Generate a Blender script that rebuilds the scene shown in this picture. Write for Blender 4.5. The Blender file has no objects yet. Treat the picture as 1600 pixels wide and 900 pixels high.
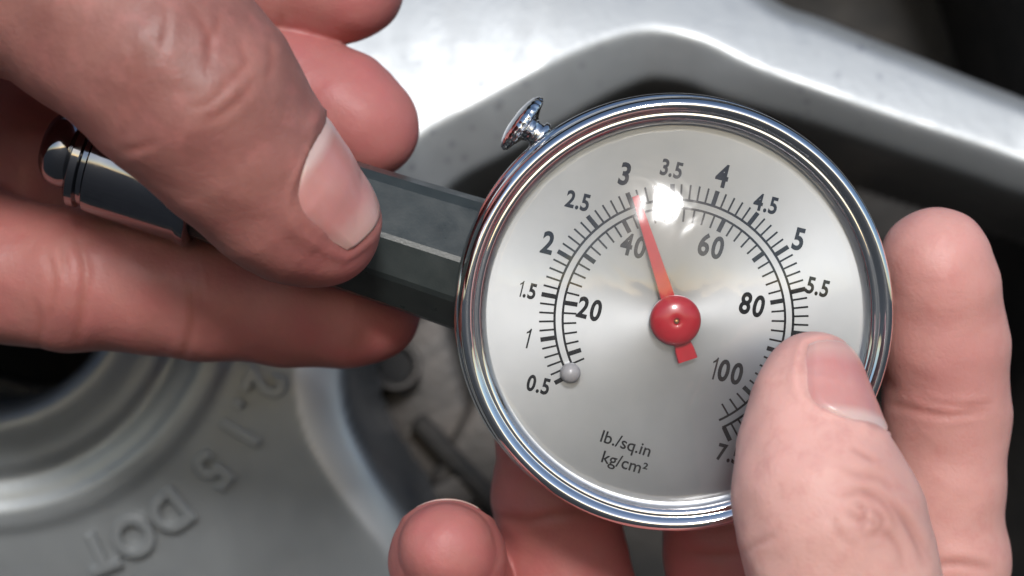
import bpy, bmesh, math, random
import numpy as np
from mathutils import Vector, Matrix

random.seed(4); np.random.seed(4)
S = 0.001                 # all modelling below is in millimetres
D = 250.0                 # camera to gauge, mm
K = 118.0 / 1600.0        # mm per photo pixel in the plane of the gauge
sc = bpy.context.scene
COL = sc.collection

# image-aligned axes (x right, y up, z towards the viewer) -> world (x, -z, y)
def W(p):
    p = np.asarray(p, dtype=float)
    return np.stack([p[..., 0], -p[..., 2], p[..., 1]], axis=-1) * S

def at(px, py, z):
    s = K * (D - z) / D
    return np.array([(px - 800) * s, (450 - py) * s, z], dtype=float)

# ------------------------------------------------------------------ camera
cam = bpy.data.cameras.new("camera"); camo = bpy.data.objects.new("camera", cam); COL.objects.link(camo)
camo.location = (0, -D * S, 0); camo.rotation_euler = (math.radians(90), 0, 0)
cam.sensor_width = 36; cam.lens = 36 * D / (1600 * K)
cam.clip_start = 0.01; cam.clip_end = 4000
cam.dof.use_dof = True; cam.dof.focus_distance = (D + 1) * S; cam.dof.aperture_fstop = 19
sc.camera = camo

# ------------------------------------------------------------------ light
SUN_EL, SUN_AZ = 26.0, 3.5        # degrees up; degrees to the right of straight behind the camera
world = bpy.data.worlds.new("World"); sc.world = world; world.use_nodes = True
nt = world.node_tree; nt.nodes.clear()
sky = nt.nodes.new("ShaderNodeTexSky"); sky.sky_type = 'NISHITA'; sky.sun_disc = False
sky.sun_elevation = math.radians(SUN_EL)
sdir = Vector((math.sin(math.radians(SUN_AZ)) * math.cos(math.radians(SUN_EL)),
               -math.cos(math.radians(SUN_AZ)) * math.cos(math.radians(SUN_EL)), math.sin(math.radians(SUN_EL))))
sky.sun_rotation = math.atan2(sdir.x, sdir.y)
sky.air_density = 1.0; sky.dust_density = 0.8; sky.ozone_density = 1.0
bg = nt.nodes.new("ShaderNodeBackground"); bg.inputs[1].default_value = 0.085
wo = nt.nodes.new("ShaderNodeOutputWorld")
nt.links.new(sky.outputs[0], bg.inputs[0]); nt.links.new(bg.outputs[0], wo.inputs[0])
sun = bpy.data.lights.new("sun", 'SUN'); suno = bpy.data.objects.new("sun", sun); COL.objects.link(suno)
sun.energy = 1.5; sun.angle = math.radians(10); sun.color = (1.0, 0.99, 0.98)
suno.rotation_euler = (-sdir).to_track_quat('-Z', 'Y').to_euler()
sc.view_settings.view_transform = 'Standard'; sc.view_settings.look = 'None'
sc.view_settings.exposure = 0.78; sc.view_settings.gamma = 1
sc.render.engine = 'CYCLES'
sc.cycles.max_bounces = 8; sc.cycles.transparent_max_bounces = 12
sc.cycles.caustics_reflective = False; sc.cycles.caustics_refractive = False
sc.cycles.sample_clamp_indirect = 4

# ------------------------------------------------------------------ materials
class N:
    def __init__(s, name):
        s.m = bpy.data.materials.new(name); s.m.use_nodes = True
        s.t = s.m.node_tree; s.b = s.t.nodes["Principled BSDF"]; s.o = s.t.nodes["Material Output"]
    def n(s, typ, **kw):
        x = s.t.nodes.new(typ)
        for k, v in kw.items():
            if k.startswith('i_'):
                key = k[2:]
                x.inputs[int(key) if key.isdigit() else key.replace('_', ' ')].default_value = v
            else: setattr(x, k, v)
        return x
    def l(s, a, b): s.t.links.new(a, b)
    def p(s, **kw):
        for k, v in kw.items(): s.b.inputs[k.replace('_', ' ')].default_value = v
        return s
    def coord(s): return s.n("ShaderNodeTexCoord").outputs['Object']
    def noise(s, scale, detail=3, rough=0.55, dist=0.0, vec=None):
        x = s.n("ShaderNodeTexNoise"); x.inputs['Scale'].default_value = scale; x.inputs['Detail'].default_value = detail
        x.inputs['Roughness'].default_value = rough; x.inputs['Distortion'].default_value = dist
        s.l(vec if vec is not None else s.coord(), x.inputs['Vector']); return x.outputs['Fac']
    def ramp(s, fac, stops):
        r = s.n("ShaderNodeValToRGB"); e = r.color_ramp.elements
        while len(e) < len(stops): e.new(0.5)
        for i, (p_, c) in enumerate(stops):
            e[i].position = p_; e[i].color = (*c, 1) if len(c) == 3 else c
        s.l(fac, r.inputs[0]); return r.outputs[0]
    def mix(s, fac, a, b, mode='MIX'):
        x = s.n("ShaderNodeMix", data_type='RGBA', blend_type=mode)
        for sock, v in ((x.inputs[0], fac), (x.inputs[6], a), (x.inputs[7], b)):
            if hasattr(v, 'links'): s.l(v, sock)
            elif isinstance(v, tuple): sock.default_value = (*v, 1)
            else: sock.default_value = v
        return x.outputs[2]
    def bump(s, h, strength, dist, normal=None):
        x = s.n("ShaderNodeBump"); x.inputs['Strength'].default_value = strength; x.inputs['Distance'].default_value = dist
        s.l(h, x.inputs['Height'])
        if normal is not None: s.l(normal, x.inputs['Normal'])
        return x.outputs[0]
    def attr(s, name): return s.n("ShaderNodeAttribute", attribute_name=name).outputs['Fac']

def m_chrome():
    a = N("chrome").p(Base_Color=(0.80, 0.80, 0.81, 1), Metallic=1.0, Roughness=0.055)
    f = a.noise(900, 4); a.l(a.ramp(f, [(0.35, (.03, .03, .03)), (0.75, (.13, .13, .13))]), a.b.inputs['Roughness'])
    a.l(a.bump(a.noise(220, 2), 0.12, 0.00025), a.b.inputs['Normal']); return a.m

def m_dial():
    a = N("satin_silver_dial").p(Metallic=0.92, Roughness=0.38, Anisotropic=0.6)
    f = a.noise(130, 4); a.l(a.ramp(f, [(0.3, (.47, .485, .505)), (0.7, (.53, .545, .565))]), a.b.inputs['Base Color'])
    a.l(a.bump(a.noise(6000, 2), 0.12, 0.00003), a.b.inputs['Normal'])
    tg = a.n('ShaderNodeTangent', direction_type='RADIAL', axis='Y'); a.l(tg.outputs[0], a.b.inputs['Tangent']); return a.m

def m_ink():
    a = N("black_print").p(Roughness=0.6, Specular_IOR_Level=0.12)
    f = a.noise(4500, 2); a.l(a.ramp(f, [(0.35, (.006, .006, .007)), (0.8, (.025, .025, .028))]), a.b.inputs['Base Color']); return a.m

def m_red():
    a = N("red_enamel").p(Roughness=0.28)
    a.l(a.ramp(a.noise(700, 3), [(0.3, (.42, .004, .014)), (0.7, (.50, .006, .018))]), a.b.inputs['Base Color'])
    a.p(Coat_Weight=0.3); return a.m

def m_lens():
    # clear plastic: transparent body with a Schlick reflection on its surface
    a = N("clear_lens")
    a.t.nodes.remove(a.b)
    tr = a.n("ShaderNodeBsdfTransparent"); tr.inputs[0].default_value = (.97, .975, .98, 1)
    gl = a.n("ShaderNodeBsdfGlossy"); gl.inputs['Roughness'].default_value = 0.10
    a.l(a.bump(a.noise(120, 2, 0.5, 0.9), 0.26, 0.0009), gl.inputs['Normal'])
    ge = a.n("ShaderNodeNewGeometry"); dt = a.n("ShaderNodeVectorMath", operation='DOT_PRODUCT')
    a.l(ge.outputs['Incoming'], dt.inputs[0]); a.l(ge.outputs['Normal'], dt.inputs[1])
    ab = a.n("ShaderNodeMath", operation='ABSOLUTE'); a.l(dt.outputs['Value'], ab.inputs[0])
    om = a.n("ShaderNodeMath", operation='SUBTRACT'); om.inputs[0].default_value = 1.0; a.l(ab.outputs[0], om.inputs[1])
    pw = a.n("ShaderNodeMath", operation='POWER'); a.l(om.outputs[0], pw.inputs[0]); pw.inputs[1].default_value = 5.0
    fr = a.n("ShaderNodeMath", operation='MULTIPLY_ADD'); a.l(pw.outputs[0], fr.inputs[0]); fr.inputs[1].default_value = .95; fr.inputs[2].default_value = .045
    ad = a.n("ShaderNodeMath", operation='MULTIPLY_ADD'); ad.inputs[1].default_value = 1.25; ad.inputs[2].default_value = 0.01
    a.l(fr.outputs[0], ad.inputs[0])
    # thin film of dust and finger grease on the plastic
    df = a.n("ShaderNodeBsdfDiffuse"); df.inputs[0].default_value = (.75, .75, .74, 1)
    m1 = a.n("ShaderNodeMixShader"); a.l(a.ramp(a.noise(55, 5, .62, 1.0), [(0.40, (.004, .004, .004)), (0.75, (.055, .055, .055))]), m1.inputs[0])
    a.l(tr.outputs[0], m1.inputs[1]); a.l(df.outputs[0], m1.inputs[2])
    m2 = a.n("ShaderNodeMixShader"); a.l(ad.outputs[0], m2.inputs[0]); a.l(m1.outputs[0], m2.inputs[1]); a.l(gl.outputs[0], m2.inputs[2])
    a.l(m2.outputs[0], a.o.inputs[0]); return a.m

def m_plastic():
    a = N("grey_plastic").p(Roughness=0.36)
    a.l(a.ramp(a.noise(260, 4), [(0.3, (.026, .032, .032)), (0.75, (.042, .050, .049))]), a.b.inputs['Base Color'])
    a.l(a.ramp(a.noise(420, 4), [(0.3, (.27, .27, .27)), (0.8, (.46, .46, .46))]), a.b.inputs['Roughness'])
    a.l(a.bump(a.noise(3500, 3), 0.18, 0.00006), a.b.inputs['Normal']); return a.m

def m_skin():
    a = N("skin").p(Roughness=0.45)
    tint = a.attr('tint'); cr = a.attr('crease')
    co = a.coord()
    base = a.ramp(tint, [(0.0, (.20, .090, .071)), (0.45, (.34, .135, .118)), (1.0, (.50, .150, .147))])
    mott = a.noise(150, 4, .6, .4, co)
    c1 = a.mix(a.ramp(mott, [(0.35, (0, 0, 0)), (0.68, (.5, .5, .5))]), base, (.41, .185, .15))
    c1 = a.mix(a.attr('lit_pale'), c1, (.86, .50, .435))  # right hand lightened in colour to stand in for stronger light on it
    blot = a.noise(420, 3, .6, .2, co)
    c2 = a.mix(a.ramp(blot, [(0.5, (0, 0, 0)), (0.70, (.26, .26, .26))]), c1, (.52, .19, .17))
    c3 = a.mix(cr, c2, (.34, .11, .085))
    a.l(c3, a.b.inputs['Base Color'])
    a.p(Subsurface_Weight=0.35, Subsurface_Scale=0.0022, Specular_IOR_Level=0.38)
    a.b.inputs['Subsurface Radius'].default_value = (1.0, 0.32, 0.18)
    # fine skin lines
    vo = a.n("ShaderNodeTexVoronoi", feature='DISTANCE_TO_EDGE'); vo.inputs['Scale'].default_value = 1300
    dn = a.n("ShaderNodeTexNoise"); dn.inputs['Scale'].default_value = 500; a.l(co, dn.inputs['Vector'])
    mp = a.n("ShaderNodeVectorMath", operation='MULTIPLY_ADD'); mp.inputs[1].default_value = (.0012, .0012, .0012)
    a.l(dn.outputs['Color'], mp.inputs[0]); a.l(co, mp.inputs[2]); a.l(mp.outputs[0], vo.inputs['Vector'])
    b1 = a.bump(vo.outputs['Distance'], 0.28, 0.00014)
    b2 = a.bump(a.noise(600, 5, .6, .3, co), 0.24, 0.00032, b1)
    b3 = a.bump(a.noise(190, 3, .5, .8, co), 0.16, 0.0008, b2)
    a.l(b3, a.b.inputs['Normal'])
    a.l(a.ramp(mott, [(0.3, (.44, .44, .44)), (0.8, (.62, .62, .62))]), a.b.inputs['Roughness'])
    return a.m

def m_nail():
    a = N("fingernail").p(Roughness=0.28, Subsurface_Weight=0.3, Subsurface_Scale=0.0015)
    v = a.attr('nail_v')
    base = a.ramp(v, [(0.0, (.68, .47, .43)), (0.10, (.66, .44, .40)), (0.20, (.58, .25, .225)), (0.72, (.60, .25, .23)), (0.90, (.66, .37, .33)), (0.97, (.63, .34, .30)), (1.0, (.67, .43, .38))])
    c = a.mix(a.ramp(a.noise(260, 3), [(0.4, (0, 0, 0)), (0.75, (.3, .3, .3))]), base, (.68, .42, .38))
    a.l(c, a.b.inputs['Base Color'])
    uu = a.n("ShaderNodeCombineXYZ"); a.l(a.attr('nail_u'), uu.inputs[0])
    a.l(a.bump(a.noise(14, 3, .6, 0, uu.outputs[0]), 0.30, 0.00012, a.bump(a.noise(400, 2), 0.15, 0.0002)), a.b.inputs['Normal']); a.p(Coat_Weight=0.15); return a.m

def m_silver():
    a = N("silver_wheel_paint").p(Metallic=0.5, Roughness=0.33)
    co = a.coord()
    c0 = a.ramp(a.noise(30, 4, .55, .3, co), [(0.3, (.31, .325, .335)), (0.7, (.355, .373, .385))])
    grime = a.ramp(a.noise(95, 6, .7, .5, co), [(0.5, (0, 0, 0)), (0.66, (.10, .10, .10))])
    c1 = a.mix(grime, c0, (.30, .29, .28))
    vo = a.n("ShaderNodeTexVoronoi"); vo.inputs['Scale'].default_value = 330; vo.inputs['Randomness'].default_value = 1; a.l(co, vo.inputs['Vector'])
    sp = a.ramp(vo.outputs['Distance'], [(0.0, (.65, .65, .65)), (0.16, (.5, .5, .5)), (0.24, (0, 0, 0))])
    gate = a.ramp(a.noise(26, 2, .5, 0, co), [(0.56, (0, 0, 0)), (0.64, (1, 1, 1))])
    c2 = a.mix(a.mix(1.0, sp, gate, 'MULTIPLY'), c1, (.19, .20, .22))
    c2 = a.mix(a.attr('lit_lip'), c2, (.78, .80, .81))                 # left window chamfer lightened in colour, as if better lit
    w = a.attr('wall'); c3 = a.mix(w, c2, (.105, .098, .094))      # darker, browner bore chamfer and inner walls of the windows
    a.l(c3, a.b.inputs['Base Color'])
    a.l(a.ramp(a.noise(220, 5, .6, 0, co), [(0.3, (.36, .36, .36)), (0.8, (.56, .56, .56))]), a.b.inputs['Roughness'])
    a.l(a.bump(a.noise(900, 4, .6, 0, co), 0.25, 0.00015), a.b.inputs['Normal'])
    a.p(Coat_Weight=0.25, Coat_Roughness=0.1); return a.m

def m_simple(name, c0, c1, scale, rough, metal=0.0, bump=0.3, bd=0.0004, bs=700):
    a = N(name).p(Roughness=rough, Metallic=metal)
    a.l(a.ramp(a.noise(scale, 5, .6, .3), [(0.32, c0), (0.7, c1)]), a.b.inputs['Base Color'])
    a.l(a.bump(a.noise(bs, 5), bump, bd), a.b.inputs['Normal']); return a.m

def m_dark_reflection_chrome():  # chrome coloured darker in place of dark surroundings to reflect
    a = N('dark_reflection_chrome').p(Base_Color=(.26, .26, .28, 1), Metallic=1.0, Roughness=.08)
    a.l(a.ramp(a.noise(700, 4), [(0.35, (.04, .04, .04)), (0.75, (.16, .16, .16))]), a.b.inputs['Roughness']); return a.m
M = dict(chrome=m_chrome(), dark_reflection_chrome=m_dark_reflection_chrome(), dial=m_dial(), ink=m_ink(), red=m_red(), lens=m_lens(), plastic=m_plastic(),
         skin=m_skin(), nail=m_nail(), silver=m_silver(),
         rubber=m_simple("tyre_rubber", (.012, .012, .013), (.028, .027, .026), 90, .75),
         iron=m_simple("cast_iron", (.075, .072, .070), (.13, .115, .105), 110, .55, .5, .5, .0006, 500),
         dark_iron=m_simple("oily_brake_dust", (.018, .018, .018), (.045, .040, .036), 120, .7, .2, .6, .0008, 400),
         pearl=m_simple("white_stop_pin", (.34, .32, .32), (.42, .40, .40), 900, .3, 0, .1),
         asphalt=m_simple("asphalt", (.035, .035, .036), (.075, .074, .072), 60, .85, 0, .8, .004, 180))

# ------------------------------------------------------------------ object helpers
def props(o, label=None, cat=None, group=None, kind=None):
    for k, v in (('label', label), ('category', cat), ('group', group), ('kind', kind)):
        if v: o[k] = v
    return o

def empty(name, p):
    o = bpy.data.objects.new(name, None); COL.objects.link(o); o.location = W(p); o.empty_display_size = 0.005; return o

def mesh_obj(name, verts, faces, mat, parent=None, smooth=True, attrs=None, sharp=0):
    """verts in mm in image-aligned world axes; relative to the top-level root if it has a parent chain."""
    v = W(np.asarray(verts, dtype=float))
    off = Vector((0, 0, 0)); p = parent
    while p is not None: off = off + p.location; p = p.parent
    v = v - np.array(off)
    me = bpy.data.meshes.new(name)
    if isinstance(faces, np.ndarray):
        n = len(faces); k = faces.shape[1]
        me.vertices.add(len(v)); me.vertices.foreach_set('co', v.astype(np.float32).ravel())
        me.loops.add(n * k); me.loops.foreach_set('vertex_index', faces.astype(np.int32).ravel())
        me.polygons.add(n); me.polygons.foreach_set('loop_start', np.arange(0, n * k, k, dtype=np.int32))
        me.polygons.foreach_set('loop_total', np.full(n, k, dtype=np.int32)); me.update(calc_edges=True)
    else:
        me.from_pydata([tuple(a) for a in v], [], [tuple(int(i) for i in f) for f in faces]); me.update()
    me.validate()
    if not isinstance(faces, np.ndarray) and not attrs:
        bm = bmesh.new(); bm.from_mesh(me); bmesh.ops.recalc_face_normals(bm, faces=bm.faces[:]); bm.to_mesh(me); bm.free()
    me.polygons.foreach_set('use_smooth', [smooth] * len(me.polygons))
    if smooth and sharp: me.set_sharp_from_angle(angle=math.radians(sharp))
    for k, a in (attrs or {}).items():
        at_ = me.attributes.new(k, 'FLOAT', 'POINT'); at_.data.foreach_set('value', np.asarray(a, dtype=np.float32))
    me.materials.append(mat)
    o = bpy.data.objects.new(name, me); COL.objects.link(o)
    if parent is not None: o.parent = parent
    return o

def frame(axis, hint=(0, 0, 1)):
    a = np.array(axis, float); a /= np.linalg.norm(a)
    h = np.array(hint, float); b = h - a * (h @ a); b /= np.linalg.norm(b)
    c = np.cross(b, a)
    return a, b, c

def lathe(profile, origin, axis, seg=96, hint=(0, 0, 1), closed=False, ripple=None, cap=True):
    """profile: list of (r, h). Returns verts, faces."""
    a, b, c = frame(axis, hint); o = np.array(origin, float)
    t = np.linspace(0, 2 * np.pi, seg, endpoint=False); V = []; F = []
    for j, (r, h) in enumerate(profile):
        rr = np.full(seg, r)
        if ripple is not None: rr = rr * (1 + ripple[j] * np.cos(t * ripple[-1]))
        V.append(o + a * h + (np.cos(t) * rr)[:, None] * b + (np.sin(t) * rr)[:, None] * c)
    V = np.concatenate(V); m = len(profile)
    for j in range(m if closed else m - 1):
        j2 = (j + 1) % m
        for i in range(seg):
            i2 = (i + 1) % seg
            F.append((j * seg + i, j * seg + i2, j2 * seg + i2, j2 * seg + i))
    if not closed and cap:
        if profile[0][0] > 1e-6: F.append(tuple(range(seg - 1, -1, -1)))
        if profile[-1][0] > 1e-6: F.append(tuple((m - 1) * seg + i for i in range(seg)))
    return V, F

def loft(rings, cap=True):
    m = len(rings); n = len(rings[0]); V = np.concatenate(rings); F = []
    for j in range(m - 1):
        for i in range(n):
            i2 = (i + 1) % n
            F.append((j * n + i, j * n + i2, (j + 1) * n + i2, (j + 1) * n + i))
    if cap: F.append(tuple(range(n - 1, -1, -1))); F.append(tuple((m - 1) * n + i for i in range(n)))
    return V, F

def text_mesh(s, bevel=0.0, extrude=0.0, bold=0.0):
    cu = bpy.data.curves.new("t", 'FONT'); cu.body = s; cu.size = 1; cu.extrude = extrude; cu.bevel_depth = bevel; cu.resolution_u = 5; cu.offset = bold
    o = bpy.data.objects.new("t", cu); COL.objects.link(o)
    dg = bpy.context.evaluated_depsgraph_get(); me = bpy.data.meshes.new_from_object(o.evaluated_get(dg))
    v = np.empty(len(me.vertices) * 3, np.float32); me.vertices.foreach_get('co', v); v = v.reshape(-1, 3).astype(float)
    f = [tuple(p.vertices) for p in me.polygons]
    bpy.data.objects.remove(o); bpy.data.curves.remove(cu); bpy.data.meshes.remove(me)
    return v, f

# ------------------------------------------------------------------ setting: ground far below, brake parts, wheel
GZ = -290.0
n_ = 40; gx = np.linspace(-1, 1, n_) ** 3 * 2.0e6
GX, GY = np.meshgrid(gx, gx, indexing='ij'); gv = np.stack([GX, np.full_like(GX, GZ), GY], -1).reshape(-1, 3)
gf = [(i * n_ + j, i * n_ + j + 1, (i + 1) * n_ + j + 1, (i + 1) * n_ + j) for i in range(n_ - 1) for j in range(n_ - 1)]
props(mesh_obj('ground', gv, gf, M['asphalt'], smooth=False), 'dark asphalt ground under the car', None, kind='structure')

ZW = -68.0
WC = at(-38, 419, ZW)            # hub centre
KW = K * (D - ZW) / D
def poly_sd(P, px, py):
    """signed distance to polygon P (positive inside)"""
    d = np.full(px.shape, 1e18); ins = np.zeros(px.shape, bool)
    n = len(P)
    for i in range(n):
        x0, y0 = P[i]; x1, y1 = P[(i + 1) % n]
        ex, ey = x1 - x0, y1 - y0
        t = np.clip(((px - x0) * ex + (py - y0) * ey) / (ex * ex + ey * ey), 0, 1)
        d = np.minimum(d, (px - x0 - ex * t) ** 2 + (py - y0 - ey * t) ** 2)
        c = ((y0 > py) != (y1 > py)) & (px < (x1 - x0) * (py - y0) / (y1 - y0 + 1e-12) + x0)
        ins ^= c
    d = np.sqrt(d); return np.where(ins, d, -d)
def catmull(P, n=6, closed=True):
    P = np.array(P, float); out = []; m = len(P)
    rng = range(m) if closed else range(m - 1)
    for i in rng:
        if closed: p0, p1, p2, p3 = P[i - 1], P[i], P[(i + 1) % m], P[(i + 2) % m]
        else: p0, p1, p2, p3 = P[max(i - 1, 0)], P[i], P[i + 1], P[min(i + 2, m - 1)]
        for t in np.linspace(0, 1, n, endpoint=False):
            out.append(.5 * ((2 * p1) + (p2 - p0) * t + (2 * p0 - 5 * p1 + 4 * p2 - p3) * t * t + (3 * p1 - p0 - 3 * p2 + p3) * t ** 3))
    if not closed: out.append(P[-1])
    return np.array(out)
def pxw(P): return [tuple(at(a, b, ZW)[:2]) for a, b in P]
WIN1 = catmull(pxw([(1020, 38), (940, 58), (850, 100), (750, 158), (655, 212), (575, 300), (510, 400), (474, 500), (458, 590), (474, 680), (520, 765), (590, 860), (660, 960),
        (800, 1080), (1100, 1180), (1500, 1200), (1850, 1100), (1950, 700), (1850, 360), (1600, 247), (1400, 178), (1200, 104), (1105, 56)]), 5)
WIN2 = catmull(pxw([(1215, 0), (1300, 36), (1450, 98), (1600, 160), (1850, 255), (2050, 180), (2100, -150), (1800, -450), (1300, -480), (1080, -330), (1090, -120)]), 5)
def sstep(a, b, x):
    t = np.clip((x - a) / (b - a), 0, 1); return t * t * (3 - 2 * t)
DISH = 0.0060
def wheel_grid():
    xs = np.arange(-135, 150, 0.6); ys = np.arange(-105, 120, 0.6)
    X, Y = np.meshgrid(xs, ys, indexing='ij')
    d1 = poly_sd(WIN1, X, Y); d2 = poly_sd(WIN2, X, Y)
    r = np.hypot(X - WC[0], Y - WC[1])
    # the spoke faces crown towards the top
    dn = np.clip(-8 - Y, 0, None) + 14 * 0; Z0_ = -DISH * dn ** 2
    up = np.clip(Y - 4, 0, None)
    Z = ZW - 0.0046 * up ** 2 * (up < 60) - np.where(up >= 60, 16.56 + (up - 60) * .552, 0)
    Z = Z + Z0_ - .0022 * np.clip(X - 5, 0, 70) * np.clip(Y, 0, 60)
    # hub: chamfer round the bore, dished disc, groove, raised ring
    rp = r / KW
    Z += 0.9 * sstep(372, 384, rp) * (1 - sstep(412, 424, rp))
    Z += -1.7 * (1 - sstep(318, 372, rp)) + 1.6 * (1 - sstep(318, 332, rp))
    Z += 1.4 * (1 - sstep(255, 300, rp))
    Z -= 3.0 * (1 - sstep(216, 246, rp))
    bore = 1 - sstep(209, 216, rp); Z -= 34 * bore
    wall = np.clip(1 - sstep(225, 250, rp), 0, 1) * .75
    # window edges: chamfer then steep wall
    ang = np.arctan2(Y - WC[1], X - WC[0])
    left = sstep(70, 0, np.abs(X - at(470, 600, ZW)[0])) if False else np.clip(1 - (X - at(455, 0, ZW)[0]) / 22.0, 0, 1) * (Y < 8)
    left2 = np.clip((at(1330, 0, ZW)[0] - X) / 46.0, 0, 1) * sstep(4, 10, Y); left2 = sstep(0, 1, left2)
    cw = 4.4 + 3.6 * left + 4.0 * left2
    a1 = sstep(-0.6, 0.3, d1)
    c1 = np.clip(d1 / cw, 0, 1)
    Z -= (5.6 - 3.4 * left) * (c1 - 0.04 * np.sin(np.pi * c1)) * (d1 > 0)
    w1 = np.clip((d1 - cw) / 4.6, 0, 1)
    Z -= 30 * w1 * (0.35 * w1 + 0.65)
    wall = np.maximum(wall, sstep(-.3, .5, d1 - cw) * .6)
    cw2 = 2.4
    c2 = np.clip(d2 / cw2, 0, 1); Z -= 2.2 * c2
    w2 = np.clip((d2 - cw2) / 4.0, 0, 1); Z -= 30 * w2
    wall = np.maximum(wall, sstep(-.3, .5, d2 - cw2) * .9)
    keep = (d1 < cw + 4.9) & (d2 < cw2 + 4.4) & (r / KW > 206)
    # light blur of the height field so edges read as cast and painted
    for _ in range(2):
        Zp = np.pad(Z, 1, mode='edge'); Z = (Zp[1:-1, 1:-1] * 2 + Zp[:-2, 1:-1] + Zp[2:, 1:-1] + Zp[1:-1, :-2] + Zp[1:-1, 2:]) / 6
    nx, ny = X.shape; idx = np.arange(nx * ny).reshape(nx, ny)
    q = np.stack([idx[:-1, :-1], idx[1:, :-1], idx[1:, 1:], idx[:-1, 1:]], -1).reshape(-1, 4)
    kk = (keep[:-1, :-1] & keep[1:, :-1] & keep[1:, 1:] & keep[:-1, 1:]).ravel(); q = q[kk]
    V = np.stack([X, Y, Z], -1).reshape(-1, 3)
    u, inv = np.unique(q, return_inverse=True)
    lit_lip = sstep(-.1, .5, d1) * (1 - sstep(-.3, .3, d1 - cw)) * sstep(.15, .7, left)
    return V[u], inv.reshape(-1, 4), wall.ravel()[u], lit_lip.ravel()[u]
wheel = empty('car_wheel', WC)
props(wheel, 'silver alloy car wheel with dark-walled windows and raised 2.15 DOT lettering behind the gauge', 'wheel')
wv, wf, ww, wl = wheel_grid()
mesh_obj('wheel_face', wv, wf, M['silver'], wheel, attrs={'wall': ww, 'lit_lip': wl})
# raised cast letters run clockwise round the hub, tops outward
for ch, deg, h in (('2', 21.8, 6.0), ('.', 27.4, 6.4), ('1', 32.0, 6.0), ('5', 40.8, 6.0), ('D', 52.3, 6.0), ('O', 60.6, 6.0), ('T', 68.0, 6.0)):
    v, f = text_mesh(ch, 0.028, 0.165, 0.013)
    th = math.radians(-deg)
    up = np.array([math.cos(th), math.sin(th), 0]); rt = np.array([up[1], -up[0], 0])
    sx = h / 0.727; mid = (v[:, 0].min() + v[:, 0].max()) / 2
    base = WC + up * (457 * KW)
    V = base + rt * ((v[:, 0:1] - mid) * sx * 0.95) + up * (v[:, 1:2] * sx) + np.array([0, 0, 1.0]) * (v[:, 2:3] * sx * 0.9 + 0.3)
    V[:, 2] -= DISH * np.clip(-8 - V[:, 1], 0, None) ** 2
    mesh_obj('letter', V, f, M['silver'], wheel, smooth=False, attrs={'wall': np.zeros(len(V)), 'lit_lip': np.zeros(len(V))})
# rim barrel and tyre round the same axis, behind the face
ax = (0, 0, 1)
V, F = lathe([(178, -30), (176, -40), (170, -60), (168, -100), (172, -150), (180, -158), (184, -156), (176, -98), (180, -60), (186, -40), (186, -30)], WC * [1, 1, 0] + [0, 0, ZW + 8], ax, 160, hint=(0, 1, 0), closed=True)
mesh_obj('rim_barrel', V, F, M['dark_iron'], wheel)
prof = [(186 + 52 * (1 - math.cos(t)) / 1 * .5 + 26 * (1 - math.cos(t)) * .0, 0) for t in [0]]
pts = []
for t in np.linspace(-0.15, math.pi * 1.15, 22):
    pts.append((212 - 30 * math.cos(t * 1.0) * 1.0 if False else 196 + 56 * math.sin(max(min(t, math.pi), 0)) ** .7, -90 + 78 * math.cos(t)))
pts.append((186, -160)); pts.append((186, -40))
V, F = lathe(pts, WC * [1, 1, 0] + [0, 0, ZW + 10], ax, 160, hint=(0, 1, 0), closed=True)
mesh_obj('tyre', V, F, M['rubber'], wheel)

# brake drum/disc with a hole, behind the windows
hub0 = WC * [1, 1, 0]
brake = empty('brake_disc', hub0 + [0, 0, -128])
props(brake, 'dull grey brake disc seen through the wheel window below the gauge stem', 'brake disc')
V, F = lathe([(20, -8), (20, 0), (66, 0.2), (68, -.6), (69, -3.0), (69, -8)], hub0 + [0, 0, -118], ax, 140, hint=(0, 1, 0), closed=True)
mesh_obj('disc', V, F, M['iron'], brake, sharp=40)
V, F = lathe([(0, -20), (185, -20), (185, -16), (60, -14), (0, -14)], hub0 + [0, 0, -150], ax, 96, hint=(0, 1, 0))
mesh_obj('backing_plate', V, F, M['dark_iron'], brake, sharp=40)

def rbox(c, half, rot=0.0, rad=1.5, seg=4):
    bm = bmesh.new(); bmesh.ops.create_cube(bm, size=2.0)
    for v in bm.verts: v.co = Vector((v.co.x * half[0], v.co.y * half[1], v.co.z * half[2]))
    bmesh.ops.bevel(bm, geom=bm.edges[:], offset=rad, segments=seg, affect='EDGES', profile=0.5)
    R = Matrix.Rotation(rot, 4, 'Z'); bm.transform(Matrix.Translation(Vector(c)) @ R)
    bm.verts.index_update(); V = np.array([v.co[:] for v in bm.verts]); F = [tuple(v.index for v in f.verts) for f in bm.faces]; bm.free(); return V, F
def merge(parts):
    Vs, Fs, o = [], [], 0
    for V, F in parts:
        Vs.append(V); Fs += [tuple(i + o for i in f) for f in F]; o += len(V)
    return np.concatenate(Vs), Fs
cal = empty('brake_caliper', at(720, 640, -108))
props(cal, 'dark cast brake caliper with a round bolt hole, glimpsed inside the wheel window', 'brake caliper')
V, F = merge([rbox(at(655, 640, -112), (9, 16, 5), 0.25, 2.5), rbox(at(770, 700, -110), (7, 10, 6), -0.5, 2)])
mesh_obj('caliper_body', V, F, M['iron'], cal)
V, F = lathe([(2.9, 2.0), (3.3, 2.6), (3.9, 2.6), (4.3, 1.8), (4.4, -2), (2.9, -2)], at(617, 572, -104), (0.1, 0.1, 1), 40, closed=True)
mesh_obj('bolt_boss', V, F, M['iron'], cal, sharp=40)
V, F = lathe([(0, 1.2), (2.0, 1.3), (2.88, 1.25), (2.88, -1)], at(617, 572, -104), (0.1, 0.1, 1), 40)
mesh_obj('bolt_hole', V, F, M['rubber'], cal, sharp=40)
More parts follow.
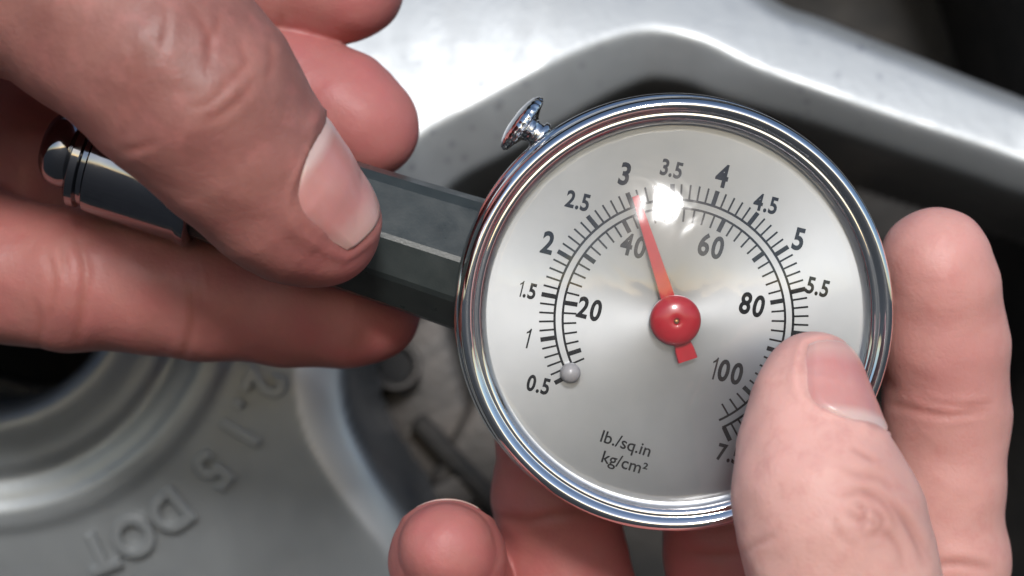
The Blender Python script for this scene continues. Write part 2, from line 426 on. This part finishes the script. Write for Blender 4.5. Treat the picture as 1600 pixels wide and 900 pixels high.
V, F = merge([rbox(at(735, 745, -104), (1.6, 13, 2), 0.75, 1), ])
mesh_obj('brake_hose', V, F, M['dark_iron'], cal)
V, F = rbox(at(702, 775, -106), (4.2, 3.2, 3), 0.5, 1.3)
mesh_obj('bleed_nipple', V, F, M['iron'], cal)
V, F = rbox(at(1290, 330, -112), (5.0, 22, 4), 0.08, 1.5)
mesh_obj('carrier_bracket', V, F, M['iron'], cal)

# ------------------------------------------------------------------ gauge
GC = at(1060, 495, 0)
# gauge frame: facing the viewer, back of the case swung up and left a little
n_g = np.array([0.035, -0.075, 1.0]); n_g /= np.linalg.norm(n_g)
x_g = np.array([1.0, 0, 0]) - n_g * n_g[0]; x_g /= np.linalg.norm(x_g); y_g = np.cross(n_g, x_g)
def G(x, y, z): return GC + np.multiply.outer(np.asarray(x, float), x_g) + np.multiply.outer(np.asarray(y, float), y_g) + np.multiply.outer(np.asarray(z, float), n_g)
def GP(px, py, z): return G((px - 1060) * K, (495 - py) * K, z)     # from photo pixels on the dial plane
gauge = empty('tyre_pressure_gauge', GC)
props(gauge, 'round chrome tyre pressure gauge with silver dial and red needle held between both hands', 'pressure gauge')
def rounded(pr, n=5): return [tuple(p) for p in catmull(pr, n, False)]
# chromed case cup
V, F = lathe([(0, -15.2), (17, -15.2), (21.5, -14.4), (23.2, -12.6), (23.8, -10), (24.3, -8.6), (25.4, -8.2), (25.8, -7.4), (25.8, -6.2), (25.4, -5.5), (24.5, -5.1), (24.1, -3.6), (22.6, -3.4), (22.6, -3.9), (0, -3.9)], GC, n_g, 160)
mesh_obj('case', V, F, M['chrome'], gauge, sharp=40)
prof = rounded([(24.4, -4.6), (24.95, -4.4), (25.3, -3.4), (25.35, -2.2), (25.15, -1.0), (24.75, -.4), (24.3, -.25), (23.85, -.5), (23.5, -.8), (23.15, -.78), (22.75, -1.0), (22.35, -1.6), (22.1, -2.5), (22.05, -3.1)], 4) + [(22.3, -3.4), (24.0, -4.4)]
V, F = lathe(prof, GC, n_g, 200, closed=True)
mesh_obj('bezel', V, F, M['chrome'], gauge)
V, F = lathe([(0, -3.2), (10, -3.2), (22.1, -3.2), (22.1, -3.6), (0, -3.6)], GC, n_g, 128)
dial = mesh_obj('dial', V, F, M['dial'], gauge, smooth=False)
lp = [(22.05 * math.sin(a) / math.sin(.5), -2.4 + (22.05 / math.sin(.5)) * (math.cos(a) - math.cos(.5))) for a in np.linspace(0, 0.5, 30)]
V, F = lathe(lp, GC, n_g, 160, cap=False)
mesh_obj('lens', V, F, M['lens'], gauge)

ZP = -3.2 + 0.03
HX, HY = 1058, 503
def dial_pt(deg, rpx, z=ZP):
    a = np.radians(deg); return GP(HX + rpx * np.sin(a), HY - rpx * np.cos(a), z)
def strip(deg, r0, r1, w):
    a = math.radians(deg); c, s_ = math.cos(a), math.sin(a); q = []
    for r, o in ((r0, -w / 2), (r1, -w / 2), (r1, w / 2), (r0, w / 2)):
        q.append(GP(HX + r * s_ + o * c, HY - r * c + o * s_, ZP))
    return np.array(q), [(0, 1, 2, 3)]
def ang_kg(k): return (k - 3.5) * 39.0 - 1.0
def ang_psi(p): return (p - 50) * 2.69 - 0.4
for k in range(5, 76):
    major = k % 5 == 0
    V, F = strip(ang_kg(k / 10), 190, 214, 7.2 if major else 3.0)
    mesh_obj('kg_mark', V, F, M['ink'], dial, smooth=False)
for p in range(8, 108, 2):
    major = p % 10 == 0
    V, F = strip(ang_psi(p), 176, 155, 7.2 if major else 3.0)
    mesh_obj('psi_mark', V, F, M['ink'], dial, smooth=False)
def arc(r0, r1, a0, a1, name):
    t = np.linspace(a0, a1, 150)
    V = np.concatenate([dial_pt(t, r0, ZP + .01), dial_pt(t, r1, ZP + .01)]); n = len(t)
    F = [(i, i + 1, n + i + 1, n + i) for i in range(n - 1)]
    mesh_obj(name, V, F, M['ink'], dial, smooth=False)
arc(187.6, 191.4, ang_kg(.62), ang_kg(7.52), 'scale_arc'); arc(174.8, 178.4, ang_kg(.62), ang_kg(7.52), 'scale_arc')
ROT = math.radians(-14)
def digits(s):
    # condensed figures set one by one; the 1 has a flag like the printed dial
    V, F, x = [], [], 0.0; ref = text_mesh('0', bold=0.03)[0]; H = ref[:, 1].max() - ref[:, 1].min(); y0 = ref[:, 1].min()
    for c in s:
        if c == '1':
            v = np.array([(.17, 0), (.28, 0), (.28, 1), (.20, 1), (.17, .93), (.10, .86), (.0, .80), (.0, .70), (.17, .79)]) * [H * .95, H]; v = np.c_[v, np.zeros(9)]; f = [tuple(range(9))]
        else:
            v, f = text_mesh(c, bold=0.03); v = v - [v[:, 0].min(), y0, 0]
        v = v + [x, 0, 0]; F += [tuple(i + sum(len(a) for a in V) for i in q) for q in f]; V.append(v)
        x = v[:, 0].max() + (.085 if c != '.' else .08)
    return np.concatenate(V) / [1, H, 1] * [1, .727, 1], F
def print_text(s, px, py, hpx, cond=0.76, name='numeral', rot=ROT, parent=None):
    v, f = digits(s) if name == 'numeral' else text_mesh(s, bold=0.012)
    h = hpx * K / 0.727
    cx, cy = (v[:, 0].min() + v[:, 0].max()) / 2, 0.727 / 2
    x = (v[:, 0] - cx) * h * cond; y = (v[:, 1] - cy) * h
    c, s_ = math.cos(rot), math.sin(rot)
    X = (px - 1060) * K + x * c - y * s_; Y = (495 - py) * K + x * s_ + y * c
    return mesh_obj(name, G(X, Y, np.full(len(X), ZP)), f, M['ink'], dial, smooth=False)
for s, x, y, h in (('0.5', 843, 606, 27), ('1', 826, 532, 32), ('1.5', 826, 456, 26), ('2', 858, 381, 37), ('2.5', 905, 315, 28), ('3', 979, 273, 37), ('3.5', 1053, 265, 27),
                   ('4', 1133, 276, 38), ('4.5', 1202, 320, 28), ('5', 1255, 376, 37), ('5.5', 1286, 452, 28), ('6', 1302, 550, 36), ('6.5', 1285, 610, 28), ('7', 1232, 680, 36), ('7.5', 1147, 718, 28)):
    print_text(s, x, y, h)
for s, x, y, h in (('20', 924, 486, 35), ('40', 993, 386, 36), ('60', 1116, 387, 37), ('80', 1182, 480, 36), ('100', 1143, 586, 36)):
    print_text(s, x, y, h, 0.74)
print_text('lb./sq.in', 983, 700, 20, 1.02, 'unit_lettering', math.radians(-18))
print_text('kg/cm²', 981, 731, 20, 1.02, 'unit_lettering', math.radians(-17))
# stop pin
V, F = lathe([(0, 0), (1.05, 0), (1.05, .5), (1.2, .9), (1.15, 1.5), (.8, 1.95), (.35, 2.15), (0, 2.2)], GP(893, 586, -3.2), n_g, 32)
mesh_obj('stop_pin', V, F, M['pearl'], gauge, sharp=40)
# pointer
PA = math.radians(-18.0)
def pt_local(along, across, z):
    s_, c = math.sin(PA), math.cos(PA)
    return GP(HX + along * s_ + across * c, HY - along * c + across * s_, z)
pr = [(206, 0.5, 4.6), (180, .5, 5.4), (40, .5, 9.5), (0, .5, 11), (-40, .5, 11), (-50, .5, 12.5), (-67, .5, 13)]
rings = []
for al, z, w in pr:
    zc = -2.1; w *= 1.25
    rings.append(np.array([pt_local(al, -w, zc - .12), pt_local(al, w, zc - .12), pt_local(al, w * .9, zc + .12), pt_local(al, -w * .9, zc + .12)]))
V, F = loft(rings); needle = mesh_obj('needle', V, F, M['red'], gauge, smooth=False)
V, F = lathe([(2.75, -2.6), (2.95, -2.5), (2.98, -1.7), (2.86, -1.25), (2.5, -.85), (1.9, -.55), (1.1, -.36), (.5, -.3), (.42, -.36), (.36, -.5), (0, -.5)], GP(HX, HY, 0), n_g, 64)
mesh_obj('needle_hub', V, F, M['red'], needle)
V, F = lathe([(.34, -.6), (.30, -.42), (.15, -.36), (0, -.35)], GP(HX, HY, 0), n_g, 24)
mesh_obj('pivot', V, F, m_simple('brass_pivot', (.25, .12, .04), (.35, .18, .07), 900, .4, .8), needle)
# release button, left of the top
bd = np.array([-0.80, 0.60, 0.10]); bd /= np.linalg.norm(bd)
bo = at(860, 226, -8.5)
def button():
    rot_seg = 120
    prf = [(1.5, -1), (1.5, 1.2), (1.9, 1.3), (1.9, 1.9), (1.45, 2.0), (1.35, 2.6), (1.7, 3.1), (2.7, 3.5), (3.55, 3.75), (3.85, 4.1), (3.75, 4.55), (3.2, 4.95), (2.2, 5.25), (1.2, 5.4), (0, 5.42)]
    rip = [0] * len(prf)
    for i in (8, 9, 10): rip[i] = 0.016
    return lathe(prf, bo, bd, rot_seg, ripple=rip + [26])
V, F = button(); mesh_obj('release_button', V, F, M['chrome'], gauge)
# stem: faceted grey plastic body then chromed chuck
A0 = at(770, 425, -11.5); A1 = at(88, 205, -12.5)
sa, sb, scx = frame(A1 - A0, (0, 0, 1)); L = np.linalg.norm(A1 - A0)
if scx[1] < 0: scx = -scx
def sect(hw, hd, t, ridge=1.0):
    # faceted section: broad top facet, narrower raised flat, lower facet
    P = [(-hw, -hd * .25), (-hw * .96, hd * .18), (-hw * .60, hd * .78), (-hw * .52, hd * .86), (-hw * .02, hd * 1.0), (hw * .06, hd * .99), (hw * .78, hd * .55), (hw * .92, hd * .38), (hw, hd * .0), (hw, -hd * .5), (hw * .7, -hd * .95), (-hw * .7, -hd * .95), (-hw, -hd * .6)]
    return np.array([A0 + sa * t + scx * x + sb * z for x, z in P])
def fine(r, n=3):                      # subdivide the ring with tight corners kept
    return np.array([r[i] * (1 - t) + r[(i + 1) % len(r)] * t for i in range(len(r)) for t in (0.0, 0.06, 0.94)])
rings = [fine(sect(w, d_, t)) for t, w, d_ in ((-3, 8.2, 6.6), (2.0, 8.15, 6.6), (10, 7.9, 6.5), (22, 7.65, 6.4), (32, 7.4, 6.3), (36.5, 7.2, 6.2), (37.2, 6.9, 6.0))]
V, F = loft(rings)
mesh_obj('stem_body', V, F, M['plastic'], gauge, smooth=False)
prc = [(0, 36.0), (6.2, 36.2), (6.55, 36.5), (6.6, 37.4), (6.35, 37.8), (6.3, 48), (6.2, 49.4), (5.7, 49.7), (5.6, 50.3), (6.1, 50.6), (6.15, 51.5), (5.6, 51.9), (4.3, 52.0)]
V, F = lathe(prc, A0 + scx * -2.0, sa, 96); mesh_obj('chuck_sleeve', V, F, M['dark_reflection_chrome'], gauge, sharp=40)
prn = rounded([(3.6, 51.2), (4.3, 52.0), (4.7, 53.4), (4.4, 54.9), (3.4, 55.9), (2.6, 56.2)], 4) + [(2.1, 56.1), (1.9, 55.4), (0, 55.0)]
V, F = lathe(prn, A0 + scx * -1.7, sa, 64); mesh_obj('chuck_nozzle', V, F, M['dark_reflection_chrome'], gauge)

# ------------------------------------------------------------------ hands
def roundcone(P, a, b, r1, r2):
    ba = (b - a).astype(P.dtype); pa = P - a.astype(P.dtype)
    t = np.clip(pa @ (ba / (ba @ ba)), 0, 1)
    q = pa - t[:, None] * ba
    return np.sqrt(np.einsum('ij,ij->i', q, q)) - (r1 + (r2 - r1) * t)
def smin(a, b, k):
    h = np.maximum(k - np.abs(a - b), 0) / k
    return np.minimum(a, b) - h * h * h * k / 6.0

class Hand:
    def __init__(s): s.ch = []; s.palm = []; s.flat = []
    def chain(s, pts, k=2.0, pk=7.0):
        P = [at(a, b, c) for a, b, c, _ in pts]; R = [r for *_, r in pts]
        s.ch.append((P, R, k, pk))
    def f_chain(s, i, P):
        C, R, k, pk = s.ch[i]; f = None
        for j in range(len(C) - 1):
            g = roundcone(P, C[j], C[j + 1], R[j], R[j + 1]); f = g if f is None else smin(f, g, k)
        return f
    def f(s, P):
        pal = None
        for a, b, r1, r2 in s.palm:
            g = roundcone(P, a, b, r1, r2); pal = g if pal is None else smin(pal, g, 9.0)
        out = None
        for i in range(len(s.ch)):
            g = smin(s.f_chain(i, P), pal, s.ch[i][3]) if pal is not None else s.f_chain(i, P)
            out = g if out is None else smin(out, g, 0.7)
        return out
    def nearest(s, P): return np.argmin(np.stack([s.f_chain(i, P) for i in range(len(s.ch))]), 0)
    def grad(s, P, e=0.05, f0=None):
        f0 = s.f(P) if f0 is None else f0
        g = np.stack([s.f(P + d) - f0 for d in np.eye(3) * e], -1); return g / (np.linalg.norm(g, axis=1)[:, None] + 1e-12)

def surface_nets(fn, lo, hi, h):
    lo = np.array(lo, float); hi = np.array(hi, float); c = 5
    n = (np.ceil((hi - lo) / (h * c)).astype(int)) + 1
    ax_ = [lo[i] + (np.arange(n[i]) + .5) * h * c for i in range(3)]
    Gc = np.stack(np.meshgrid(*ax_, indexing='ij'), -1).reshape(-1, 3)
    fc = fn(Gc).reshape(n)
    full = np.repeat(np.repeat(np.repeat(fc, c, 0), c, 1), c, 2).astype(np.float32)
    near = np.abs(full) < h * c * 1.3 + 0.6
    idx = np.argwhere(near); P = lo + (idx + .5) * h
    vals = np.concatenate([fn(P[i:i + 400000]) for i in range(0, len(P), 400000)])
    full[near] = vals
    s = full < 0
    nx, ny, nz = s.shape
    cell = np.zeros((nx - 1, ny - 1, nz - 1), np.int8)
    for dx in (0, 1):
        for dy in (0, 1):
            for dz in (0, 1): cell += s[dx:nx - 1 + dx, dy:ny - 1 + dy, dz:nz - 1 + dz]
    act = (cell > 0) & (cell < 8); ci = np.argwhere(act)
    acc = np.zeros((len(ci), 3)); cnt = np.zeros(len(ci))
    cor = [(a, b, d) for a in (0, 1) for b in (0, 1) for d in (0, 1)]
    for a in cor:
        for b in cor:
            if sum(abs(np.array(a) - b)) == 1 and a < b:
                fa = full[ci[:, 0] + a[0], ci[:, 1] + a[1], ci[:, 2] + a[2]]; fb = full[ci[:, 0] + b[0], ci[:, 1] + b[1], ci[:, 2] + b[2]]
                m = (fa < 0) != (fb < 0); t = np.where(m, fa / np.where(m, fa - fb, 1), 0)
                acc += m[:, None] * (np.array(a) + t[:, None] * (np.array(b) - np.array(a))); cnt += m
    V = lo + (ci + .5 + acc / cnt[:, None]) * h
    vid = np.full(act.shape, -1, np.int64); vid[act] = np.arange(len(ci))
    Q = []
    for axn in range(3):
        sl0 = [slice(None)] * 3; sl1 = [slice(None)] * 3; sl0[axn] = slice(0, -1); sl1[axn] = slice(1, None)
        ch = s[tuple(sl0)] != s[tuple(sl1)]; e = np.argwhere(ch)
        o = [i for i in range(3) if i != axn]
        ok = (e[:, o[0]] > 0) & (e[:, o[1]] > 0) & (e[:, o[0]] < s.shape[o[0]] - 1) & (e[:, o[1]] < s.shape[o[1]] - 1); e = e[ok]
        ins = s[e[:, 0], e[:, 1], e[:, 2]]
        def gv_(a, b):
            k = e.copy(); k[:, o[0]] -= a; k[:, o[1]] -= b; return vid[k[:, 0], k[:, 1], k[:, 2]]
        q = np.stack([gv_(1, 1), gv_(0, 1), gv_(0, 0), gv_(1, 0)], -1)
        flip = ins if axn != 1 else ~ins
        q[~flip] = q[~flip][:, ::-1]
        Q.append(q)
    Q = np.concatenate(Q); Q = Q[(Q >= 0).all(1)]
    return V, Q

class Nail:
    """o: point on the finger's inner axis at the nail root, tip: same at the free edge, n: outward normal"""
    def __init__(s, o, tip, n, half, flat=.75, chain=0):
        s.flat = flat; s.chain = chain
        s.o = np.array(o, float); s.tip = np.array(tip, float); s.len = np.linalg.norm(s.tip - s.o); s.a = (s.tip - s.o) / s.len
        n = np.array(n, float); n = n - s.a * (n @ s.a); s.n = n / np.linalg.norm(n); s.b = np.cross(s.a, s.n); s.half = math.radians(half)
    def wv(s, v):
        pr = np.clip(v / .45, 0, 1); w = (1 - (1 - pr) ** 2.4) ** (1 / 2.4)
        return w * (0.90 + 0.10 * np.sin(np.pi * np.clip(v, 0, 1) * .9))
    def uv(s, P):
        q = P - s.o; v = (q @ s.a) / s.len; x = q @ s.b; y = q @ s.n
        return np.arctan2(x, y) / s.half, v
    def outline(s, P):
        """signed distance-like value in mm, negative inside the nail"""
        u, v = s.uv(P); rad = 7.0 * s.half
        w = s.wv(np.clip(v, 0.001, 1))
        du = (np.abs(u) - w) * rad
        dv = np.maximum(-v * s.len, (v - (1.0 - .10 * u * u)) * s.len)
        return np.maximum(du, dv)
    def build(s, hand, parent, lift=0.12):
        nu, nv = 41, 41; us = np.linspace(-1, 1, nu); vs = np.linspace(0.0, 1, nv) ** 0.9
        U, Vv = np.meshgrid(us, vs, indexing='ij')
        w = s.wv(np.maximum(Vv, 0.004)); th = U * w * s.half; va = Vv * (1.0 - 0.10 * (U * w) ** 2) * s.len
        dirn = np.cos(th)[..., None] * s.n + np.sin(th)[..., None] * s.b
        C = s.o + va[..., None] * s.a; C = C.reshape(-1, 3); dirn = dirn.reshape(-1, 3)
        t = np.full(len(C), 16.0)
        for _ in range(40): t -= hand.f_chain(s.chain, C + dirn * t[:, None]) * .8
        edge = np.minimum(1, (1 - np.abs(U)).ravel() * 6) * np.minimum(1, Vv.ravel() * 8)
        # the plate runs flatter than the fingertip towards its free edge
        tt = t.reshape(nu, nv).copy()
        for j in range(nv):
            v = vs[j]
            if v > .62 and s.flat > 0:
                jr = int(np.argmin(np.abs(vs - .62))); slope = (tt[:, jr] - tt[:, jr - 8]) / (vs[jr] - vs[jr - 8])
                ext = tt[:, jr] + slope * (v - vs[jr]) - 1.0 * (v - vs[jr]) ** 2 * 4
                k = s.flat; tt[:, j] = np.maximum(tt[:, j] * (1 - k) + ext * k, tt[:, j])
        t = tt.ravel()
        P0 = C + dirn * (t + lift * edge - 0.22 * (1 - edge))[:, None]
        P1 = P0 - dirn * 0.35
        P = np.concatenate([P0, P1]); n0 = len(P0)
        idx = np.arange(n0).reshape(nu, nv)
        q = np.stack([idx[:-1, :-1], idx[1:, :-1], idx[1:, 1:], idx[:-1, 1:]], -1).reshape(-1, 4)
        F = [tuple(a) for a in q] + [tuple(a[::-1] + n0) for a in q]
        rim = list(idx[:, -1]); F += [(rim[i], rim[i + 1], rim[i + 1] + n0, rim[i] + n0) for i in range(len(rim) - 1)]
        return mesh_obj('fingernail', P, F, M['nail'], parent, attrs={'nail_v': np.concatenate([Vv.ravel()] * 2), 'nail_u': np.concatenate([(U * w).ravel()] * 2)})

def build_hand(hand, root, lo, hi, h, creases, nails, tintf, name, lit_pale):
    V, Q = surface_nets(hand.f, lo, hi, h)
    for _ in range(2):
        f0 = hand.f(V); V = V - hand.grad(V, .05, f0) * np.clip(f0, -.4, .4)[:, None]
    Nn = hand.grad(V, .12); who = hand.nearest(V)
    disp = np.zeros(len(V)); cmask = np.zeros(len(V))
    # gentle unevenness of flesh
    s1 = np.sin(V[:, 0] * .33 + 1.3 * np.sin(V[:, 1] * .21)) * np.sin(V[:, 1] * .37 + V[:, 2] * .29 + 1) * .16
    s2 = np.sin(V[:, 0] * .9 + V[:, 2] * .7 + np.sin(V[:, 1] * .6)) * np.sin(V[:, 1] * .83 - V[:, 0] * .3) * .05
    disp += s1 + s2
    zz = (D - V[:, 2]) / D; PX = 800 + V[:, 0] / (K * zz); PY = 450 - V[:, 1] / (K * zz)
    for chs, pts, wid, dep, red in creases:
        wid = wid * 1.25; P = catmull(pts, 5, False); d = np.full(len(V), 1e9); tt = np.zeros(len(V))
        sel = np.isin(who, chs) & (Nn[:, 2] > -.15) & (PX > P[:, 0].min() - 60) & (PX < P[:, 0].max() + 60) & (PY > P[:, 1].min() - 60) & (PY < P[:, 1].max() + 60)
        ii = np.nonzero(sel)[0]
        dd = np.full(len(ii), 1e9); tb = np.zeros(len(ii))
        for j in range(len(P) - 1):
            e = P[j + 1] - P[j]; t = np.clip(((PX[ii] - P[j, 0]) * e[0] + (PY[ii] - P[j, 1]) * e[1]) / (e @ e), 0, 1)
            q = np.hypot(PX[ii] - P[j, 0] - e[0] * t, PY[ii] - P[j, 1] - e[1] * t); b = q < dd
            dd = np.where(b, q, dd); tb = np.where(b, (j + t) / (len(P) - 1), tb)
        fade = np.sqrt(np.clip(np.sin(np.pi * np.clip(tb, .02, .98)), 0, 1))
        g = np.exp(-(dd / wid) ** 2) * fade; g2 = np.exp(-((dd - wid * 2.0) / (wid * 1.3)) ** 2) * fade
        disp[ii] += -.42 * dep * g + dep * .16 * g2; cmask[ii] = np.maximum(cmask[ii], g * red * .95)
    for nl in nails:
        d = nl.outline(V); near = (np.einsum('ij,ij->i', V - nl.o, Nn) > 0) & ((V - nl.o) @ nl.n > 0)
        d = np.where(near, d, 99)
        disp += -.28 * sstep(0, -.8, d) - .04 * np.exp(-(d / .35) ** 2) + .20 * np.exp(-((d - .95) / .65) ** 2)
        cmask = np.maximum(cmask, .22 * np.exp(-((d - .1) / .35) ** 2))
    tint = np.clip(tintf(V, Nn, who), 0, 1)
    V2 = V + Nn * disp[:, None]
    o = mesh_obj(name, V2, Q.astype(np.int64), M['skin'], None, attrs={'tint': tint, 'lit_pale': lit_pale(V, who), 'crease': np.clip(cmask, 0, 1)})
    return o

# ---- left hand: thumb over the stem, three fingers behind it
LH = Hand()
LH.chain([(503, 354, 4.5, 6.6), (474, 337, 5.5, 7.8), (432, 298, 8, 8.8), (370, 225, 11, 9.6), (315, 155, 13, 10.9), (250, 90, 13, 11.3), (160, 10, 11, 12.2), (60, -80, 6, 13.5), (-80, -190, -2, 15)], 3.0, 8)      # thumb
LH.chain([(545, -22, -24, 7.0), (505, -25, -24.5, 7.6), (400, -30, -25, 7.9), (250, -40, -27, 8.6), (120, -60, -29, 8.6), (-150, -80, -30, 9.5), (-330, -60, -28, 10)], 2.2)            # index
LH.chain([(568, 198, -22.5, 6.9), (535, 178, -23.5, 7.7), (450, 140, -25, 8.1), (330, 110, -27, 8.7), (180, 90, -30, 8.9), (-50, 60, -32, 9.6), (-300, 90, -30, 10)], 2.2)             # middle
LH.chain([(585, 488, -25.5, 6.0), (545, 483, -25, 7.4), (450, 470, -24, 8.1), (320, 455, -23, 8.5), (230, 445, -23, 8.6), (110, 435, -23, 8.9), (20, 425, -24, 8.9), (-160, 360, -27, 9.6), (-330, 250, -28, 10)], 2.2)   # ring
LH.chain([(-200, 560, -34, 7), (-260, 520, -34, 7.5), (-360, 400, -30, 9)], 2.2)                                                    # little finger, curled away off frame
LH.palm = [(at(-60, -120, 8), at(-450, 60, -6), 15, 17), (at(45, 215, -40), at(-200, 170, -36), 8, 13), (at(30, 300, -40), at(-200, 300, -36), 9, 13), (at(-330, -40, -24), at(-360, 330, -24), 14, 13), (at(-200, -140, -8), at(-480, 120, -20), 15, 17), (at(-420, -40, -22), at(-640, 160, -24), 19, 17), (at(-640, 160, -24), at(-900, 260, -24), 19, 19),  # first segment added in front to shade the deeper palm
           (at(-120, 120, -30), at(-420, 160, -26), 11, 16)]
nv = np.array([0.60, 0.50, 0.62])
Lnail = Nail(at(408, 272, 7.5), at(540, 385, 3.6), nv, 54)
Lcr = [
    ([0], [(300, 10), (322, 40), (330, 75), (325, 110)], 6, .35, .5), ([0], [(345, 20), (338, 50), (322, 78)], 5, .35, .5), ([0], [(372, 60), (385, 95), (368, 120), (335, 150)], 6, .40, .5),
    ([0], [(398, 120), (380, 150), (345, 178), (315, 190)], 6, .32, .4), ([0], [(360, 135), (330, 160), (300, 170)], 4, .25, .4), ([0], [(420, 60), (425, 95), (415, 130)], 5, .25, .4),
    ([0], [(255, 0), (262, 40), (250, 90)], 5, .22, .3), ([0], [(190, 235), (215, 232), (240, 222)], 5, .3, .5), ([0], [(200, 60), (215, 100), (210, 150)], 6, .18, .2),
    ([3], [(292, 420), (300, 470), (296, 520), (285, 560)], 5, .5, .6), ([3], [(305, 410), (312, 460), (310, 500)], 4, .25, .4),
    ([3], [(120, 370), (135, 420), (128, 480), (118, 540)], 6, .55, .6), ([3], [(70, 390), (85, 440), (78, 500)], 5, .4, .5), ([3], [(98, 380), (104, 440)], 4, .3, .4),
    ([3], [(60, 560), (62, 500), (50, 460)], 5, .25, .4),
    ([2], [(470, 95), (460, 130), (468, 170)], 5, .3, .4), ([1], [(440, 20), (436, 55)], 5, .3, .4)]
def Ltint(V, Nn, who):
    tip = at(560, 380, 4)
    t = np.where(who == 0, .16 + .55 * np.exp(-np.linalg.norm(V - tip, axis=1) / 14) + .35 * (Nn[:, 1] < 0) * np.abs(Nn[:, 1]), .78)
    for i, c in ((1, at(560, 0, -22)), (2, at(600, 210, -22)), (3, at(600, 500, -22))):
        t = np.where(who == i, .62 + .38 * np.exp(-np.linalg.norm(V - c, axis=1) / 16), t)
    return t
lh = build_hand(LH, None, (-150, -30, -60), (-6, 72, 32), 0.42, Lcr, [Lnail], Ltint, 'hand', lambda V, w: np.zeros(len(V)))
props(lh, 'hand pinching the grey gauge stem, thumb on top and fingers behind, from the left', 'hand')
Lnail.build(LH, lh)

# ---- right hand: thumb across the lens, fingers behind the case
RH = Hand()
RH.chain([(1272, 588, 7.4, 5.0), (1268, 625, 8.6, 6.3), (1268, 690, 10, 7.7), (1280, 760, 11.5, 9.2), (1300, 820, 12, 10.0), (1318, 900, 11.5, 10.1), (1345, 1010, 9, 10.8), (1370, 1150, 4, 12), (1370, 1330, -6, 14)], 3.0, 8)   # thumb
RH.chain([(1462, 408, -13, 6.6), (1466, 440, -14, 7.2), (1475, 540, -16, 7.7), (1480, 640, -18, 7.6), (1470, 760, -19.5, 7.7), (1468, 880, -21, 8.4), (1455, 1030, -22, 8.8), (1420, 1250, -24, 9.6), (1400, 1400, -24, 10)], 2.2)  # index
RH.chain([(1130, 620, -26, 7.2), (1130, 720, -27, 8), (1140, 850, -29, 8.2), (1150, 1000, -29, 8.6), (1200, 1230, -28, 9.6), (1240, 1400, -26, 10)], 2.2)        # middle
RH.chain([(880, 600, -25, 7.0), (872, 680, -26, 7.7), (868, 780, -28, 8.0), (875, 850, -29, 8.0), (905, 980, -29, 8.6), (1000, 1200, -28, 9.4), (1080, 1380, -26, 10)], 2.2)  # ring
RH.chain([(698, 858, -8, 5.6), (698, 872, -12, 6.8), (705, 900, -20, 7.2), (730, 960, -28, 7.4), (800, 1080, -30, 8), (900, 1260, -28, 9), (960, 1380, -26, 9.5)], 2.2)      # little
RH.palm = [(at(1400, 1380, -22), at(1000, 1380, -24), 14, 13), (at(1370, 1330, -10), at(1200, 1600, -20), 16, 19), (at(1050, 1500, -24), at(1250, 1750, -24), 17, 19)]
nR = np.array([0.66, 0.10, 0.76])
Rnail = Nail(at(1279, 690, 10.2), at(1272, 550, 6.4), nR, 60)
nP = np.array([0.0, 0.8, 0.15])
Pnail = Nail(at(700, 890, -18), at(698, 864, -9.5), nP, 42, 0, 4)
Rcr = [
    ([0], [(1330, 700), (1350, 712), (1368, 722)], 4, .25, .4), ([0], [(1310, 728), (1340, 742), (1375, 748), (1395, 765)], 5, .22, .3),
    ([0], [(1325, 800), (1345, 812), (1372, 818)], 5, .35, .5), ([0], [(1335, 785), (1352, 800), (1348, 830)], 4, .3, .5), ([0], [(1318, 775), (1350, 768), (1382, 785), (1400, 820)], 5, .35, .5),
    ([0], [(1375, 770), (1405, 800), (1428, 840), (1440, 880)], 5, .35, .5), ([0], [(1345, 838), (1378, 832), (1402, 852), (1410, 890)], 5, .3, .4), ([0], [(1362, 795), (1380, 812), (1370, 838)], 4, .3, .5),
    ([0], [(1300, 805), (1312, 835), (1340, 855)], 5, .22, .3), ([0], [(1160, 865), (1180, 850), (1215, 835)], 5, .3, .3), ([0], [(1395, 780), (1420, 815), (1450, 870)], 5, .3, .4),
    ([1], [(1390, 632), (1430, 640), (1480, 648), (1545, 640)], 5, .5, .5), ([1], [(1440, 625), (1500, 634), (1550, 628)], 4, .3, .4), ([1], [(1450, 885), (1500, 880), (1550, 888)], 6, .6, .5),
    ([3], [(765, 805), (830, 812), (900, 800), (960, 805)], 6, .6, .6), ([3], [(765, 720), (830, 715), (880, 722)], 5, .3, .4), ([2], [(1060, 860), (1120, 868), (1180, 860)], 6, .5, .5)]
def Rtint(V, Nn, who):
    t = np.full(len(V), .85)
    dors = Nn @ (nR / np.linalg.norm(nR))
    d = np.linalg.norm(V - at(1270, 570, 8), axis=1)
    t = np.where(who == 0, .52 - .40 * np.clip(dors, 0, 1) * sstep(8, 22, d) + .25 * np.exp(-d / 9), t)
    t = np.where(who == 1, .55 + .35 * np.exp(-np.linalg.norm(V - at(1470, 420, -10), axis=1) / 16), t)
    return t
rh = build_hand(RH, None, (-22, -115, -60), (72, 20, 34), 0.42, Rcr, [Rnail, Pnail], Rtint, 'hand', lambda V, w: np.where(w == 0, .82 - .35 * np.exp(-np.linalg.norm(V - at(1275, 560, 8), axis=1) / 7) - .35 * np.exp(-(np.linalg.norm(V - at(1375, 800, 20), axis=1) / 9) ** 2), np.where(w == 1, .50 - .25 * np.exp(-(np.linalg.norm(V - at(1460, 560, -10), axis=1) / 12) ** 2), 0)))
props(rh, 'hand steadying the gauge from below right, thumb pressed over the dial edge', 'hand')
Rnail.build(RH, rh); Pnail.build(RH, rh)
